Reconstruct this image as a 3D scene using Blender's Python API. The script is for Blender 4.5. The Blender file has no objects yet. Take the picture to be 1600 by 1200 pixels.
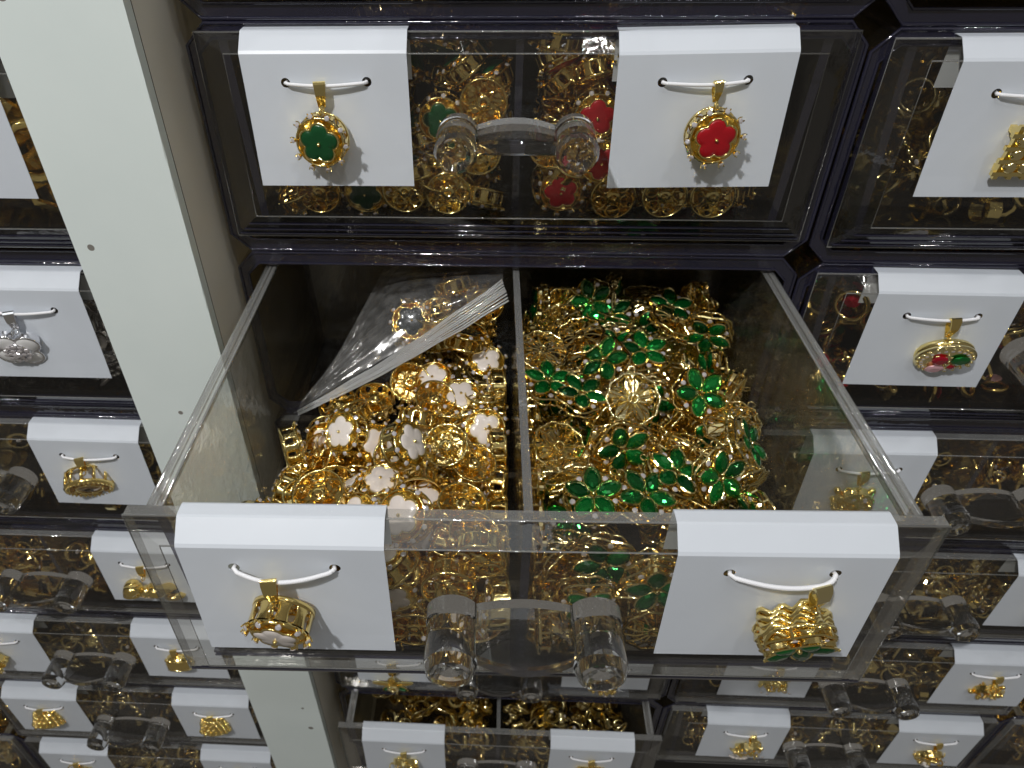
import bpy, bmesh, math, random
from math import sin, cos, pi, radians as R
from mathutils import Matrix, Vector, Euler, noise

# ---------------------------------------------------------------- camera, world, lamps, exposure (1 unit = 1 cm)
sc = bpy.context.scene
C = sc.collection
sc.unit_settings.system = 'METRIC'
sc.unit_settings.scale_length = 0.01
cd = bpy.data.cameras.new('camera'); cam = bpy.data.objects.new('camera', cd); C.objects.link(cam); sc.camera = cam
cd.sensor_width = 36; cd.lens = 1137.66 / 1600 * 36; cd.shift_x = (800 - 726.11) / 1600
cd.dof.use_dof = True; cd.dof.focus_distance = 17.5; cd.dof.aperture_fstop = 0.42
cd.clip_start = 0.5; cd.clip_end = 2000
pi_, ya_, ro_ = R(38.711), R(3.355), R(-0.939)
fwd = Vector((-sin(ya_) * cos(pi_), cos(ya_) * cos(pi_), -sin(pi_)))
rt = Vector((cos(ya_), sin(ya_), 0)); up = rt.cross(fwd)
r2 = cos(ro_) * rt + sin(ro_) * up; u2 = -sin(ro_) * rt + cos(ro_) * up
cam.matrix_world = Matrix(((r2.x, u2.x, -fwd.x, -0.766), (r2.y, u2.y, -fwd.y, -20.112), (r2.z, u2.z, -fwd.z, 11.703), (0, 0, 0, 1)))

sc.view_settings.view_transform = 'Standard'; sc.view_settings.look = 'None'
sc.view_settings.exposure = 0.0; sc.view_settings.gamma = 1.0
sc.cycles.max_bounces = 14; sc.cycles.transmission_bounces = 12; sc.cycles.glossy_bounces = 6
sc.cycles.diffuse_bounces = 4; sc.cycles.transparent_max_bounces = 40
sc.cycles.caustics_reflective = True; sc.cycles.caustics_refractive = True; sc.cycles.blur_glossy = 0.25
sc.cycles.sample_clamp_indirect = 14.0
w = bpy.data.worlds.new('World'); sc.world = w; w.use_nodes = True
w.node_tree.nodes['Background'].inputs[0].default_value = (1.0, 0.93, 0.82, 1)
w.node_tree.nodes['Background'].inputs[1].default_value = 0.115

def lamp(name, loc, target, size, power, col=(1, 1, 1), size_y=None, spread=180):
    l = bpy.data.lights.new(name, 'AREA'); l.size = size; l.energy = power; l.color = col
    l.shape = 'DISK'
    if size_y: l.shape = 'RECTANGLE'; l.size_y = size_y
    l.spread = R(spread)
    o = bpy.data.objects.new(name, l); C.objects.link(o); o.location = loc
    o.rotation_euler = (Vector(target) - Vector(loc)).to_track_quat('-Z', 'Y').to_euler()
    return o
lamp('shelf_spotlight', (-26, -46, 62), (0, -6, -4), 3.0, 3.9e4, (1.0, 0.985, 0.96))
lamp('shop_spotlight', (28, -70, 125), (0, 0, 0), 5, 2.0e4, (0.97, 0.98, 1.0))
lamp('shop_spotlight', (-75, -90, 125), (0, 0, 0), 5, 0.9e4, (1.0, 0.96, 0.9))
lamp('shop_spotlight', (85, -60, 125), (0, 0, 0), 5, 1.0e4, (1.0, 0.97, 0.93))
lamp('soft_fill', (-20, -190, 170), (0, 0, 0), 90, 1.3e4, (0.90, 0.96, 1.0), 40)  # unseen broad lamp, added as soft fill from above and in front
for lx, ly in ((-48, -30), (-14, -52), (20, -34), (52, -48)):      # unseen small lamps added overhead for glints on the gold
    lamp('glint_spot', (lx, ly, 185), (lx*0.3, -10, 0), 4, 1.15e4, (1.0, 0.98, 0.95))

# ---------------------------------------------------------------- materials
M = {}
def nodemat(name):
    m = bpy.data.materials.new(name); m.use_nodes = True; nt = m.node_tree
    M[name] = m
    return m, nt, nt.nodes, nt.links, nt.nodes['Principled BSDF']
def P(name, col, rough=0.4, metal=0, trans=0, ior=1.45, coat=0, spec=None, bump=None, var=None, alpha=None):
    m, nt, N, L, b = nodemat(name)
    b.inputs['Base Color'].default_value = (*col, 1); b.inputs['Roughness'].default_value = rough
    b.inputs['Metallic'].default_value = metal; b.inputs['Transmission Weight'].default_value = trans
    b.inputs['IOR'].default_value = ior; b.inputs['Coat Weight'].default_value = coat
    b.inputs['Coat Roughness'].default_value = 0.03
    if spec is not None: b.inputs['Specular IOR Level'].default_value = spec
    tc = N.new('ShaderNodeTexCoord')
    if bump:
        n = N.new('ShaderNodeTexNoise'); n.inputs['Scale'].default_value = bump[0]; n.inputs['Detail'].default_value = 4
        bp = N.new('ShaderNodeBump'); bp.inputs['Strength'].default_value = bump[1]; bp.inputs['Distance'].default_value = bump[2] if len(bump) > 2 else 0.05
        L.new(tc.outputs['Object'], n.inputs['Vector']); L.new(n.outputs['Fac'], bp.inputs['Height']); L.new(bp.outputs['Normal'], b.inputs['Normal'])
    if var:
        n = N.new('ShaderNodeTexNoise'); n.inputs['Scale'].default_value = var[0]; n.inputs['Detail'].default_value = 5
        mx = N.new('ShaderNodeMix'); mx.data_type = 'RGBA'
        mx.inputs['A'].default_value = (*[c * (1 - var[1]) for c in col], 1); mx.inputs['B'].default_value = (*[min(1, c * (1 + var[1])) for c in col], 1)
        L.new(tc.outputs['Object'], n.inputs['Vector']); L.new(n.outputs['Fac'], mx.inputs['Factor']); L.new(mx.outputs['Result'], b.inputs['Base Color'])
    return m
def clear(name, tint, rough=0.03, ior=1.45, diff=0.0, dcol=(0.5, 0.5, 0.5), scratch=0.0, wave=(1.3, 0.12)):
    # thin clear plastic wall: light passes straight, Fresnel reflection on top, a little haze
    m, nt, N, L, b = nodemat(name); N.remove(b); out = N['Material Output']
    t = N.new('ShaderNodeBsdfTransparent'); t.inputs[0].default_value = (*tint, 1)
    g = N.new('ShaderNodeBsdfGlossy'); g.inputs['Roughness'].default_value = rough
    fr = N.new('ShaderNodeFresnel'); ge = N.new('ShaderNodeNewGeometry'); im = N.new('ShaderNodeMix')   # same reflectance seen from either side of the sheet
    im.inputs['A'].default_value = ior; im.inputs['B'].default_value = 1/ior
    L.new(ge.outputs['Backfacing'], im.inputs['Factor']); L.new(im.outputs['Result'], fr.inputs['IOR'])
    tc = N.new('ShaderNodeTexCoord'); nz = N.new('ShaderNodeTexNoise'); nz.inputs['Scale'].default_value = wave[0]; nz.inputs['Detail'].default_value = 3
    bp = N.new('ShaderNodeBump'); bp.inputs['Strength'].default_value = wave[1]; bp.inputs['Distance'].default_value = 0.115
    L.new(tc.outputs['Object'], nz.inputs['Vector']); L.new(nz.outputs['Fac'], bp.inputs['Height'])
    L.new(bp.outputs['Normal'], g.inputs['Normal']); L.new(bp.outputs['Normal'], fr.inputs['Normal'])
    base = t
    if diff > 0:
        d = N.new('ShaderNodeBsdfDiffuse'); d.inputs[0].default_value = (*dcol, 1)
        mx0 = N.new('ShaderNodeMixShader'); mx0.inputs[0].default_value = diff
        if scratch:
            n2 = N.new('ShaderNodeTexNoise'); n2.inputs['Scale'].default_value = 2.5; n2.inputs['Detail'].default_value = 8
            mr = N.new('ShaderNodeMapRange'); mr.inputs['From Min'].default_value = 0.35; mr.inputs['From Max'].default_value = 0.7
            mr.inputs['To Min'].default_value = diff * (1 - scratch); mr.inputs['To Max'].default_value = diff * (1 + scratch)
            L.new(tc.outputs['Object'], n2.inputs['Vector']); L.new(n2.outputs['Fac'], mr.inputs['Value']); L.new(mr.outputs['Result'], mx0.inputs[0])
        L.new(t.outputs[0], mx0.inputs[1]); L.new(d.outputs[0], mx0.inputs[2]); base = mx0
    mx = N.new('ShaderNodeMixShader')
    L.new(fr.outputs[0], mx.inputs[0]); L.new(base.outputs[0], mx.inputs[1]); L.new(g.outputs[0], mx.inputs[2]); L.new(mx.outputs[0], out.inputs['Surface'])
    return m
P('gold', (0.97, 0.74, 0.26), 0.13, 1, bump=(6, 0.12))
P('gold_pale', (0.97, 0.85, 0.50), 0.11, 1, bump=(6, 0.10))
P('gold_pale', (0.97, 0.85, 0.50), 0.11, 1, bump=(6, 0.10))
P('silver', (0.85, 0.85, 0.87), 0.12, 1)
P('white_enamel', (0.66, 0.60, 0.56), 0.25, coat=0.5, var=(3, 0.05))
P('green_enamel', (0.002, 0.055, 0.014), 0.3, coat=0.6, var=(4, 0.2))
P('red_enamel', (0.33, 0.003, 0.009), 0.32, coat=0.5, var=(4, 0.1))
P('black_enamel', (0.008, 0.012, 0.014), 0.2, coat=0.6)
P('green_gem', (0.0, 0.15, 0.02), 0.10, metal=0.75, coat=1.0)
def vary(name, lo, hi):
    nt = M[name].node_tree; oi = nt.nodes.new('ShaderNodeObjectInfo'); mx = nt.nodes.new('ShaderNodeMix'); mx.data_type = 'RGBA'
    mx.inputs['A'].default_value = (*lo, 1); mx.inputs['B'].default_value = (*hi, 1)
    nt.links.new(oi.outputs['Random'], mx.inputs['Factor']); nt.links.new(mx.outputs['Result'], nt.nodes['Principled BSDF'].inputs['Base Color'])
vary('green_gem', (0.0, 0.07, 0.012), (0.005, 0.27, 0.04))  # random green per stone stands in for uneven internal reflection
vary('gold', (0.95, 0.71, 0.25), (0.99, 0.83, 0.37))
vary('gold_pale', (0.96, 0.75, 0.31), (0.98, 0.85, 0.46))
vary('white_enamel', (0.58, 0.52, 0.48), (0.72, 0.67, 0.63))
P('red_gem', (0.45, 0.0, 0.02), 0.12, metal=0.5, coat=1.0)
P('pink_gem', (0.85, 0.5, 0.55), 0.1, metal=0.4, coat=1.0)
P('black_gem', (0.006, 0.006, 0.008), 0.05, coat=1.0)
P('amber_glass', (0.42, 0.25, 0.08), 0.08, metal=0.6, coat=1.0)
P('crystal', (0.88, 0.84, 0.86), 0.06, metal=0.6, coat=1.0)
P('pearl', (0.85, 0.82, 0.78), 0.22, coat=0.6)
P('card_paper', (0.62, 0.665, 0.73), 0.36, bump=(1.2, 0.12, 0.05), var=(1.1, 0.03))
P('cord_cotton', (0.82, 0.83, 0.86), 0.7)
P('post_paint', (0.76, 0.83, 0.81), 0.45, bump=(9, 0.05, 0.02))
P('post_side_paint', (0.79, 0.775, 0.70), 0.5, bump=(9, 0.05, 0.02), var=(0.6, 0.06))
P('post_gap', (0.035, 0.022, 0.010), 0.9)
P('dark_board', (0.02, 0.019, 0.018), 0.7, var=(0.3, 0.3))
P('zip_plastic', (0.80, 0.82, 0.83), 0.25, trans=0.68, ior=1.2, coat=0.7)
P('handle_glass', (0.98, 0.985, 0.99), 0.01, trans=0.995, ior=1.49)
clear('plastic_clear', (0.97, 0.965, 0.945), 0.03, ior=1.5, diff=0.004, dcol=(0.8, 0.8, 0.8))
clear('plastic_wall', (0.92, 0.92, 0.895), 0.045, ior=2.35, diff=0.03, dcol=(0.7, 0.68, 0.6), scratch=0.6, wave=(2.2, 0.35))
clear('plastic_bevel', (0.88, 0.865, 0.83), 0.05, ior=1.75, diff=0.008, dcol=(0.6, 0.6, 0.58))
clear('plastic_smoke', (0.87, 0.83, 0.73), 0.06, ior=1.6, diff=0.012, dcol=(0.3, 0.28, 0.25))
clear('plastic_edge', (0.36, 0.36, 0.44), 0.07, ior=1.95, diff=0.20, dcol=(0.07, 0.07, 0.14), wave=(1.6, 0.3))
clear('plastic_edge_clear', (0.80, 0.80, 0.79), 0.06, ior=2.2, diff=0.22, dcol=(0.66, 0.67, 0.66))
clear('plastic_base', (0.14, 0.135, 0.13), 0.07, ior=1.7, diff=0.05, dcol=(0.10, 0.10, 0.11))
clear('plastic_floor', (0.50, 0.47, 0.42), 0.06, ior=1.7, diff=0.05, dcol=(0.12, 0.11, 0.10))
clear('bag_film', (0.97, 0.97, 0.96), 0.09, ior=1.65, diff=0.05, dcol=(0.85, 0.85, 0.85), scratch=0.5)
# dirt chips on the post
def chips():
    nt = M['post_paint'].node_tree; N, L = nt.nodes, nt.links; b = N['Principled BSDF']
    tc = N.new('ShaderNodeTexCoord'); v = N.new('ShaderNodeTexVoronoi'); v.inputs['Scale'].default_value = 0.9
    sp = N.new('ShaderNodeSeparateColor'); pw = N.new('ShaderNodeMath'); pw.operation = 'POWER'; pw.inputs[1].default_value = 5
    ml = N.new('ShaderNodeMath'); ml.operation = 'MULTIPLY'; ml.inputs[1].default_value = 0.24
    lt = N.new('ShaderNodeMath'); lt.operation = 'LESS_THAN'
    nz = N.new('ShaderNodeTexNoise'); nz.inputs['Scale'].default_value = 0.35; nz.inputs['Detail'].default_value = 6
    m0 = N.new('ShaderNodeMix'); m0.data_type = 'RGBA'; m0.inputs['A'].default_value = (0.70, 0.78, 0.77, 1); m0.inputs['B'].default_value = (0.79, 0.865, 0.85, 1)
    mx = N.new('ShaderNodeMix'); mx.data_type = 'RGBA'; mx.inputs['B'].default_value = (0.22, 0.21, 0.19, 1)
    L.new(tc.outputs['Object'], v.inputs['Vector']); L.new(tc.outputs['Object'], nz.inputs['Vector'])
    L.new(v.outputs['Color'], sp.inputs[0]); L.new(sp.outputs[0], pw.inputs[0]); L.new(pw.outputs[0], ml.inputs[0])
    L.new(v.outputs['Distance'], lt.inputs[0]); L.new(ml.outputs[0], lt.inputs[1])
    L.new(nz.outputs['Fac'], m0.inputs['Factor']); L.new(m0.outputs['Result'], mx.inputs['A']); L.new(lt.outputs[0], mx.inputs['Factor']); L.new(mx.outputs['Result'], b.inputs['Base Color'])
chips()

# ---------------------------------------------------------------- mesh helpers
class MB:
    def __init__(s): s.v = []; s.f = []; s.mi = []; s.sm = []; s.mats = []; s.T = Matrix()
    def m(s, name):
        if name not in s.mats: s.mats.append(name)
        return s.mats.index(name)
    def add(s, vs, fs, mat, smooth=False, T=None):
        T = s.T @ T if T is not None else s.T
        o = len(s.v); s.v += [tuple(T @ Vector(p)) for p in vs]; k = s.m(mat)
        for f in fs: s.f.append(tuple(i + o for i in f)); s.mi.append(k); s.sm.append(smooth)
    def mesh(s, name):
        me = bpy.data.meshes.new(name); me.from_pydata(s.v, [], s.f)
        for n in s.mats: me.materials.append(M[n])
        me.polygons.foreach_set('material_index', s.mi); me.polygons.foreach_set('use_smooth', s.sm); me.update()
        bm = bmesh.new(); bm.from_mesh(me); bmesh.ops.recalc_face_normals(bm, faces=bm.faces); bm.to_mesh(me); bm.free()
        return me
    def obj(s, name, parent=None): return link(name, s.mesh(name), parent)
    # --- primitives
    def box(s, a, b, mat, T=None):
        (x0, y0, z0), (x1, y1, z1) = a, b
        s.add([(x0,y0,z0),(x1,y0,z0),(x1,y1,z0),(x0,y1,z0),(x0,y0,z1),(x1,y0,z1),(x1,y1,z1),(x0,y1,z1)],
              [(0,3,2,1),(4,5,6,7),(0,1,5,4),(1,2,6,5),(2,3,7,6),(3,0,4,7)], mat, False, T)
    def lathe(s, prof, n, mat, smooth=True, T=None, closed=False):
        vs = []; fs = []
        for i in range(n):
            a = 2 * pi * i / n
            for r, z in prof: vs.append((r * cos(a), r * sin(a), z))
        k = len(prof)
        for i in range(n):
            j = (i + 1) % n
            for q in range(k if closed else k - 1):
                q2 = (q + 1) % k
                fs.append((i*k+q, j*k+q, j*k+q2, i*k+q2))
        s.add(vs, fs, mat, smooth, T)
    def torus(s, Rr, r, n, k, mat, T=None, sx=1, sy=1):
        s.tube([(Rr*cos(2*pi*i/n)*sx, Rr*sin(2*pi*i/n)*sy, 0) for i in range(n)], r, k, mat, True, T)
    def tube(s, pts, r, k, mat, closed=False, T=None, rs=None, flat=1.0):
        pts = [Vector(p) for p in pts]; n = len(pts); vs = []; fs = []; prev = None
        for i, p in enumerate(pts):
            a = pts[(i-1) % n] if closed or i > 0 else p; b = pts[(i+1) % n] if closed or i < n-1 else p
            t = (b - a).normalized() if (b-a).length > 1e-9 else Vector((0,0,1))
            if prev is None:
                prev = Vector((0,0,1)) if abs(t.z) < 0.9 else Vector((1,0,0))
            u = (prev - t * prev.dot(t))
            u = u.normalized() if u.length > 1e-6 else t.orthogonal().normalized(); prev = u; v = t.cross(u)
            rr = rs[i] if rs else r
            for j in range(k):
                an = 2*pi*j/k; vs.append(p + u*cos(an)*rr + v*sin(an)*rr*flat)
        for i in range(n if closed else n-1):
            i2 = (i+1) % n
            for j in range(k): j2 = (j+1) % k; fs.append((i*k+j, i*k+j2, i2*k+j2, i2*k+j))
        if not closed: fs.append(tuple(range(k))[::-1]); fs.append(tuple((n-1)*k+j for j in range(k)))
        s.add(vs, fs, mat, k > 4, T)
    def sphere(s, c, r, mat, n=8, m=5, T=None, sc_=(1,1,1)):
        vs = [(c[0], c[1], c[2]+r*sc_[2])]; fs = []
        for j in range(1, m):
            for i in range(n):
                a = 2*pi*i/n; b = pi*j/m
                vs.append((c[0]+r*sin(b)*cos(a)*sc_[0], c[1]+r*sin(b)*sin(a)*sc_[1], c[2]+r*cos(b)*sc_[2]))
        vs.append((c[0], c[1], c[2]-r*sc_[2])); e = len(vs)-1
        for i in range(n):
            j = (i+1) % n; fs.append((0, 1+i, 1+j)); fs.append((e, e-n+j, e-n+i))
            for q in range(m-2): fs.append((1+q*n+i, 1+(q+1)*n+i, 1+(q+1)*n+j, 1+q*n+j))
        s.add(vs, fs, mat, True, T)
    def prism(s, out, z0, z1, mat, dome=0.0, T=None, bevel=0.0):
        # outline extruded, with a bevelled or domed top
        n = len(out); cx = sum(p[0] for p in out)/n; cy = sum(p[1] for p in out)/n
        rings = [(1, z0), (1, z1 - bevel)]
        if bevel: rings.append((0.93, z1))
        if dome: rings += [(0.6, z1 + dome*0.7), (0.25, z1 + dome)]
        vs = []; fs = []
        for k, z in rings: vs += [(cx+(x-cx)*k, cy+(y-cy)*k, z) for x, y in out]
        for q in range(len(rings)-1):
            for i in range(n): j = (i+1) % n; fs.append((q*n+i, q*n+j, (q+1)*n+j, (q+1)*n+i))
        top = len(vs); vs.append((cx, cy, rings[-1][1])); b = len(rings)-1
        for i in range(n): fs.append((b*n+i, b*n+(i+1) % n, top))
        fs.append(tuple(range(n))[::-1])
        s.add(vs, fs, mat, bool(dome), T)
    def gem(s, r, mat, n=8, T=None, ax=1.0, ay=1.0, h=0.5):
        # faceted stone: table, crown, girdle, pavilion
        vs = []; fs = []
        for k, z in ((0.55, 0.32*h), (0.85, 0.18*h), (1, 0.0)):
            for i in range(n):
                a = 2*pi*(i + (0.5 if k == 0.85 else 0))/n
                vs.append((r*k*cos(a)*ax, r*k*sin(a)*ay, r*z*2))
        vs.append((0, 0, -r*h*1.2)); fs.append(tuple(range(n)))
        for i in range(n):
            j = (i+1) % n
            fs += [(i, n+i, j), (n+i, n+j, j), (n+i, 2*n+i, 2*n+j), (n+i, 2*n+j, n+j), (2*n+i, 3*n, 2*n+j)]
        s.add(vs, fs, mat, False, T)
def link(name, me, parent=None):
    o = bpy.data.objects.new(name, me); C.objects.link(o)
    if parent: o.parent = parent
    return o
def tag(o, label, cat, group=None, kind=None):
    if label: o['label'] = label
    if cat: o['category'] = cat
    if group: o['group'] = group
    if kind: o['kind'] = kind
    return o
def empty(name, label, cat, mat=Matrix(), group=None):
    o = bpy.data.objects.new(name, None); C.objects.link(o); o.empty_display_size = 0.5
    o.matrix_world = mat; return tag(o, label, cat, group)
def Tr(x, y, z): return Matrix.Translation((x, y, z))
def Rot(ax, deg): return Matrix.Rotation(R(deg), 4, ax)
def flower(d, rho, n=40, petals=5, rot=pi/2):
    o = []
    for i in range(n):
        a = 2*pi*i/n; q = (a % (2*pi/petals)); q = min(q, 2*pi/petals - q)
        r = d*cos(q) + math.sqrt(max(0, rho*rho - (d*sin(q))**2)); o.append((r*cos(a+rot), r*sin(a+rot)))
    return o
def marquise(L, W, n=12, rot=0):
    o = []
    for i in range(n):
        a = 2*pi*i/n; x = cos(a)*L; y = math.copysign(abs(sin(a))**1.3, sin(a))*W; o.append((x*cos(rot)-y*sin(rot), x*sin(rot)+y*cos(rot)))
    return o

# ---------------------------------------------------------------- structure behind the drawers
b = MB(); b.box((-120, 18, -140), (120, 20, 90), 'dark_board'); tag(b.obj('back_wall'), None, None, None, 'structure')

# ---------------------------------------------------------------- white post
post = empty('white_post', 'white painted upright post between the left and middle drawer columns', 'post', Tr(-11.25, 0, 0))
b = MB(); rr = random.Random(4); zs = [-60] + [-36 + 0.22*i for i in range(215)] + [40]; vs = []; fs = []; chip = 0.0
for z in zs:             # facing board with a slightly chipped right edge
    chip = max(0.0, chip*0.7 + (rr.uniform(0, 0.035) if rr.random() < 0.22 else -0.004))
    vs += [(-1.71, -1.98, z), (1.71-chip, -1.98, z), (1.71, -1.98+chip*0.8+0.004, z), (1.71, -1.61, z), (-1.71, -1.61, z)]
for k in range(len(zs)-1):
    for q in range(5): q2 = (q+1) % 5; fs.append((5*k+q, 5*k+q2, 5*k+5+q2, 5*k+5+q))
fs += [(0, 1, 2, 3, 4), tuple(len(vs)-5+q for q in (4, 3, 2, 1, 0))]
b.add(vs, fs, 'post_paint')
b.obj('front_board', post)
b = MB(); b.box((-1.69, -1.608, -60), (1.69, -1.53, 40), 'post_gap'); b.obj('seam', post)
b = MB(); b.box((-1.70, -1.528, -60), (1.70, 17.5, 40), 'post_side_paint'); b.obj('side_panel', post)

# ---------------------------------------------------------------- drawer case, drawer, handle meshes
CW, CH, CDp = 17.75, 6.66, 15.0      # case outer width, height, depth
def chamf(x0, x1, z0, z1, c):
    return [(x0+c, z0), (x1-c, z0), (x1, z0+c), (x1, z1-c), (x1-c, z1), (x0+c, z1), (x0, z1-c), (x0, z0+c)]
def case_mesh():
    b = MB(); y0 = 0.32
    o = chamf(-CW/2, CW/2, -CH, 0, 0.55); i1 = chamf(-CW/2+0.30, CW/2-0.30, -CH+0.40, -0.42, 0.42)
    ys = [y0, y0+0.5, CDp]
    n = 8
    def ring(loop, y): return [(x, y, z) for x, z in loop]
    # front lip (tinted edge), shell outside, shell inside
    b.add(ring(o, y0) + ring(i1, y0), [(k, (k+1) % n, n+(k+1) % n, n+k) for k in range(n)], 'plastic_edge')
    b.add(ring(o, y0) + ring(o, CDp), [(k, (k+1) % n, n+(k+1) % n, n+k) for k in range(n)], 'plastic_smoke')
    b.add(ring(i1, y0) + ring(i1, CDp), [(k, (k+1) % n, n+(k+1) % n, n+k) for k in range(n)], 'plastic_smoke')
    b.add(ring(o, CDp), [tuple(range(n))], 'plastic_smoke')
    # raised bead round the lip
    oo = chamf(-CW/2+0.02, CW/2-0.02, -CH+0.02, -0.02, 0.55)
    b.tube(ring(oo, y0), 0.055, 6, 'plastic_edge', True)
    ii = chamf(-CW/2+0.28, CW/2-0.28, -CH+0.38, -0.40, 0.42)
    b.tube(ring(ii, y0-0.01), 0.045, 6, 'plastic_edge', True)
    return b.mesh('drawer_case')
FW, FH = 8.5, 5.8
def panel_mesh(clearer):
    b = MB(); bev = 'plastic_bevel'
    o = [(-FW, -FH), (FW, -FH), (FW, 0), (-FW, 0)]
    f = [(-7.66, -4.95), (7.66, -4.95), (7.66, -0.42), (-7.66, -0.42)]
    A = [(x, 0.28, z) for x, z in o]; B = [(x, 0.0, z) for x, z in o]; F = [(x, -0.45, z) for x, z in f]
    q = lambda: [(k, (k+1) % 4, 4+(k+1) % 4, 4+k) for k in range(4)]
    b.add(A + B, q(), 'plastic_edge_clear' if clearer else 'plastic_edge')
    b.add(B + F, q()[1:], bev); b.add(B + F, q()[:1], 'plastic_base')
    for t in (0.12, 0.34, 0.62):           # moulded steps along the foot of the panel
        b.tube([(-FW+0.84*t, -0.45*t-0.015, -FH+0.85*t), (FW-0.84*t, -0.45*t-0.015, -FH+0.85*t)], 0.035, 6, 'plastic_edge')
    b.add(F, [(0, 1, 2, 3)], 'plastic_clear')
    b.add(A, [(3, 2, 1, 0)], 'plastic_clear')
    b.tube(F, 0.022, 5, 'plastic_edge_clear', True)
    b.tube(B, 0.03, 5, 'plastic_edge_clear', True)
    return b.mesh('front_panel')
def tray_mesh(clearer):
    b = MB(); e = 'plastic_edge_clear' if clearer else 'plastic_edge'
    y0, y1 = 0.29, 14.2; zt, zb = -0.03, -5.45
    def side(s):
        xo0, xi0, xo1, xi1 = s*8.0, s*7.76, s*7.75, s*7.52     # draft: walls lean in towards the floor
        vs = [(xo0,y0,zt),(xi0,y0,zt),(xi0,y1,zt),(xo0,y1,zt),(xo1,y0,zb),(xi1,y0,zb),(xi1,y1,zb),(xo1,y1,zb)]
        b.add(vs, [(0,3,7,4),(1,5,6,2)], 'plastic_wall')
        b.add(vs, [(0,1,2,3)], e); b.add(vs, [(0,4,5,1),(3,2,6,7)], 'plastic_edge')
        # rolled rim outside and a rib just below it
        b.tube([(s*8.06, y0+0.05, zt-0.04), (s*8.06, y1, zt-0.04)], 0.075, 8, e)
        b.tube([(s*7.99, y0+0.05, zt-0.42), (s*7.99, y1, zt-0.42)], 0.05, 6, 'plastic_bevel')
        b.tube([(s*7.78, y0+0.05, zt-0.02), (s*7.78, y1, zt-0.02)], 0.035, 6, e)
        b.tube([(s*7.90, y0+0.05, zt+0.0), (s*7.90, y1, zt+0.0)], 0.022, 6, 'plastic_bevel')
    side(-1); side(1)
    b.box((-7.52, y0, -5.45), (7.52, y1, -5.25), 'plastic_floor')
    b.box((-7.76, y1, -5.45), (7.76, y1+0.22, zt), 'plastic_wall')
    for z, t in ((-5.50, 0.07), (-5.66, 0.05)):                    # ribs of the floor behind the front panel
        b.box((-7.9, y0, z-t), (7.9, y0+0.25, z), 'plastic_edge')
    return b.mesh('tray')
def divider_mesh(clearer):
    b = MB(); x = 0.1; y0, y1, z0, z1 = 0.285, 14.2, -5.24, -0.08
    vs = [(-x,y0,z0),(x,y0,z0),(x,y1,z0),(-x,y1,z0),(-x,y0,z1),(x,y0,z1),(x,y1,z1),(-x,y1,z1)]
    b.add(vs, [(3,0,4,7),(1,2,6,5)], 'plastic_wall'); b.add(vs, [(0,1,5,4)], 'plastic_edge')
    b.add(vs, [(4,5,6,7)], 'plastic_edge_clear')
    return b.mesh('divider')
def knob_mesh():
    b = MB()
    pr = [(0.001, 0.0), (0.58, 0.0), (0.58, -0.36), (0.545, -0.41), (0.565, -1.34), (0.48, -1.56), (0.40, -1.58), (0.28, -1.44), (0.001, -1.38)]
    for p, q in zip(pr, pr[1:]): b.lathe([p, q], 32, 'handle_glass', True, Rot('X', -90))
    me = b.mesh('knob')
    bm = bmesh.new(); bm.from_mesh(me); bmesh.ops.remove_doubles(bm, verts=bm.verts, dist=0.0008); bmesh.ops.recalc_face_normals(bm, faces=bm.faces)
    for e in bm.edges: e.smooth = e.is_manifold and e.calc_face_angle(0) < R(20)
    bm.to_mesh(me); bm.free(); return me
def bridge_mesh():
    b = MB(); n = 20; vs = []; fs = []
    for i in range(n+1):
        t = i/n*2-1; x = t*1.10; arch = 0.22*(1-t*t); yf = -1.16 - 0.42*(1-t*t)
        vs += [(x, 0.0, 0.24+arch), (x, yf, 0.20+arch), (x, yf-0.05, 0.14+arch), (x, yf-0.05, -0.06+arch*0.8), (x, yf, -0.12+arch*0.7), (x, 0.0, -0.20+arch*0.6)]
    for i in range(n):
        for q in range(6): q2 = (q+1) % 6; fs.append((i*6+q, i*6+q2, (i+1)*6+q2, (i+1)*6+q))
    fs += [(0, 1, 2, 3, 4, 5), tuple(n*6+q for q in (5, 4, 3, 2, 1, 0))]
    b.add(vs, fs, 'handle_glass', True); me = b.mesh('handle')
    bm = bmesh.new(); bm.from_mesh(me)
    for e in bm.edges: e.smooth = e.is_manifold and e.calc_face_angle(0) < R(28)
    bm.to_mesh(me); bm.free(); return me
ME = dict(case=case_mesh(), knob=knob_mesh(), bridge=bridge_mesh())
for cl in (False, True):
    ME['panel', cl] = panel_mesh(cl); ME['tray', cl] = tray_mesh(cl); ME['divider', cl] = divider_mesh(cl)

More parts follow.
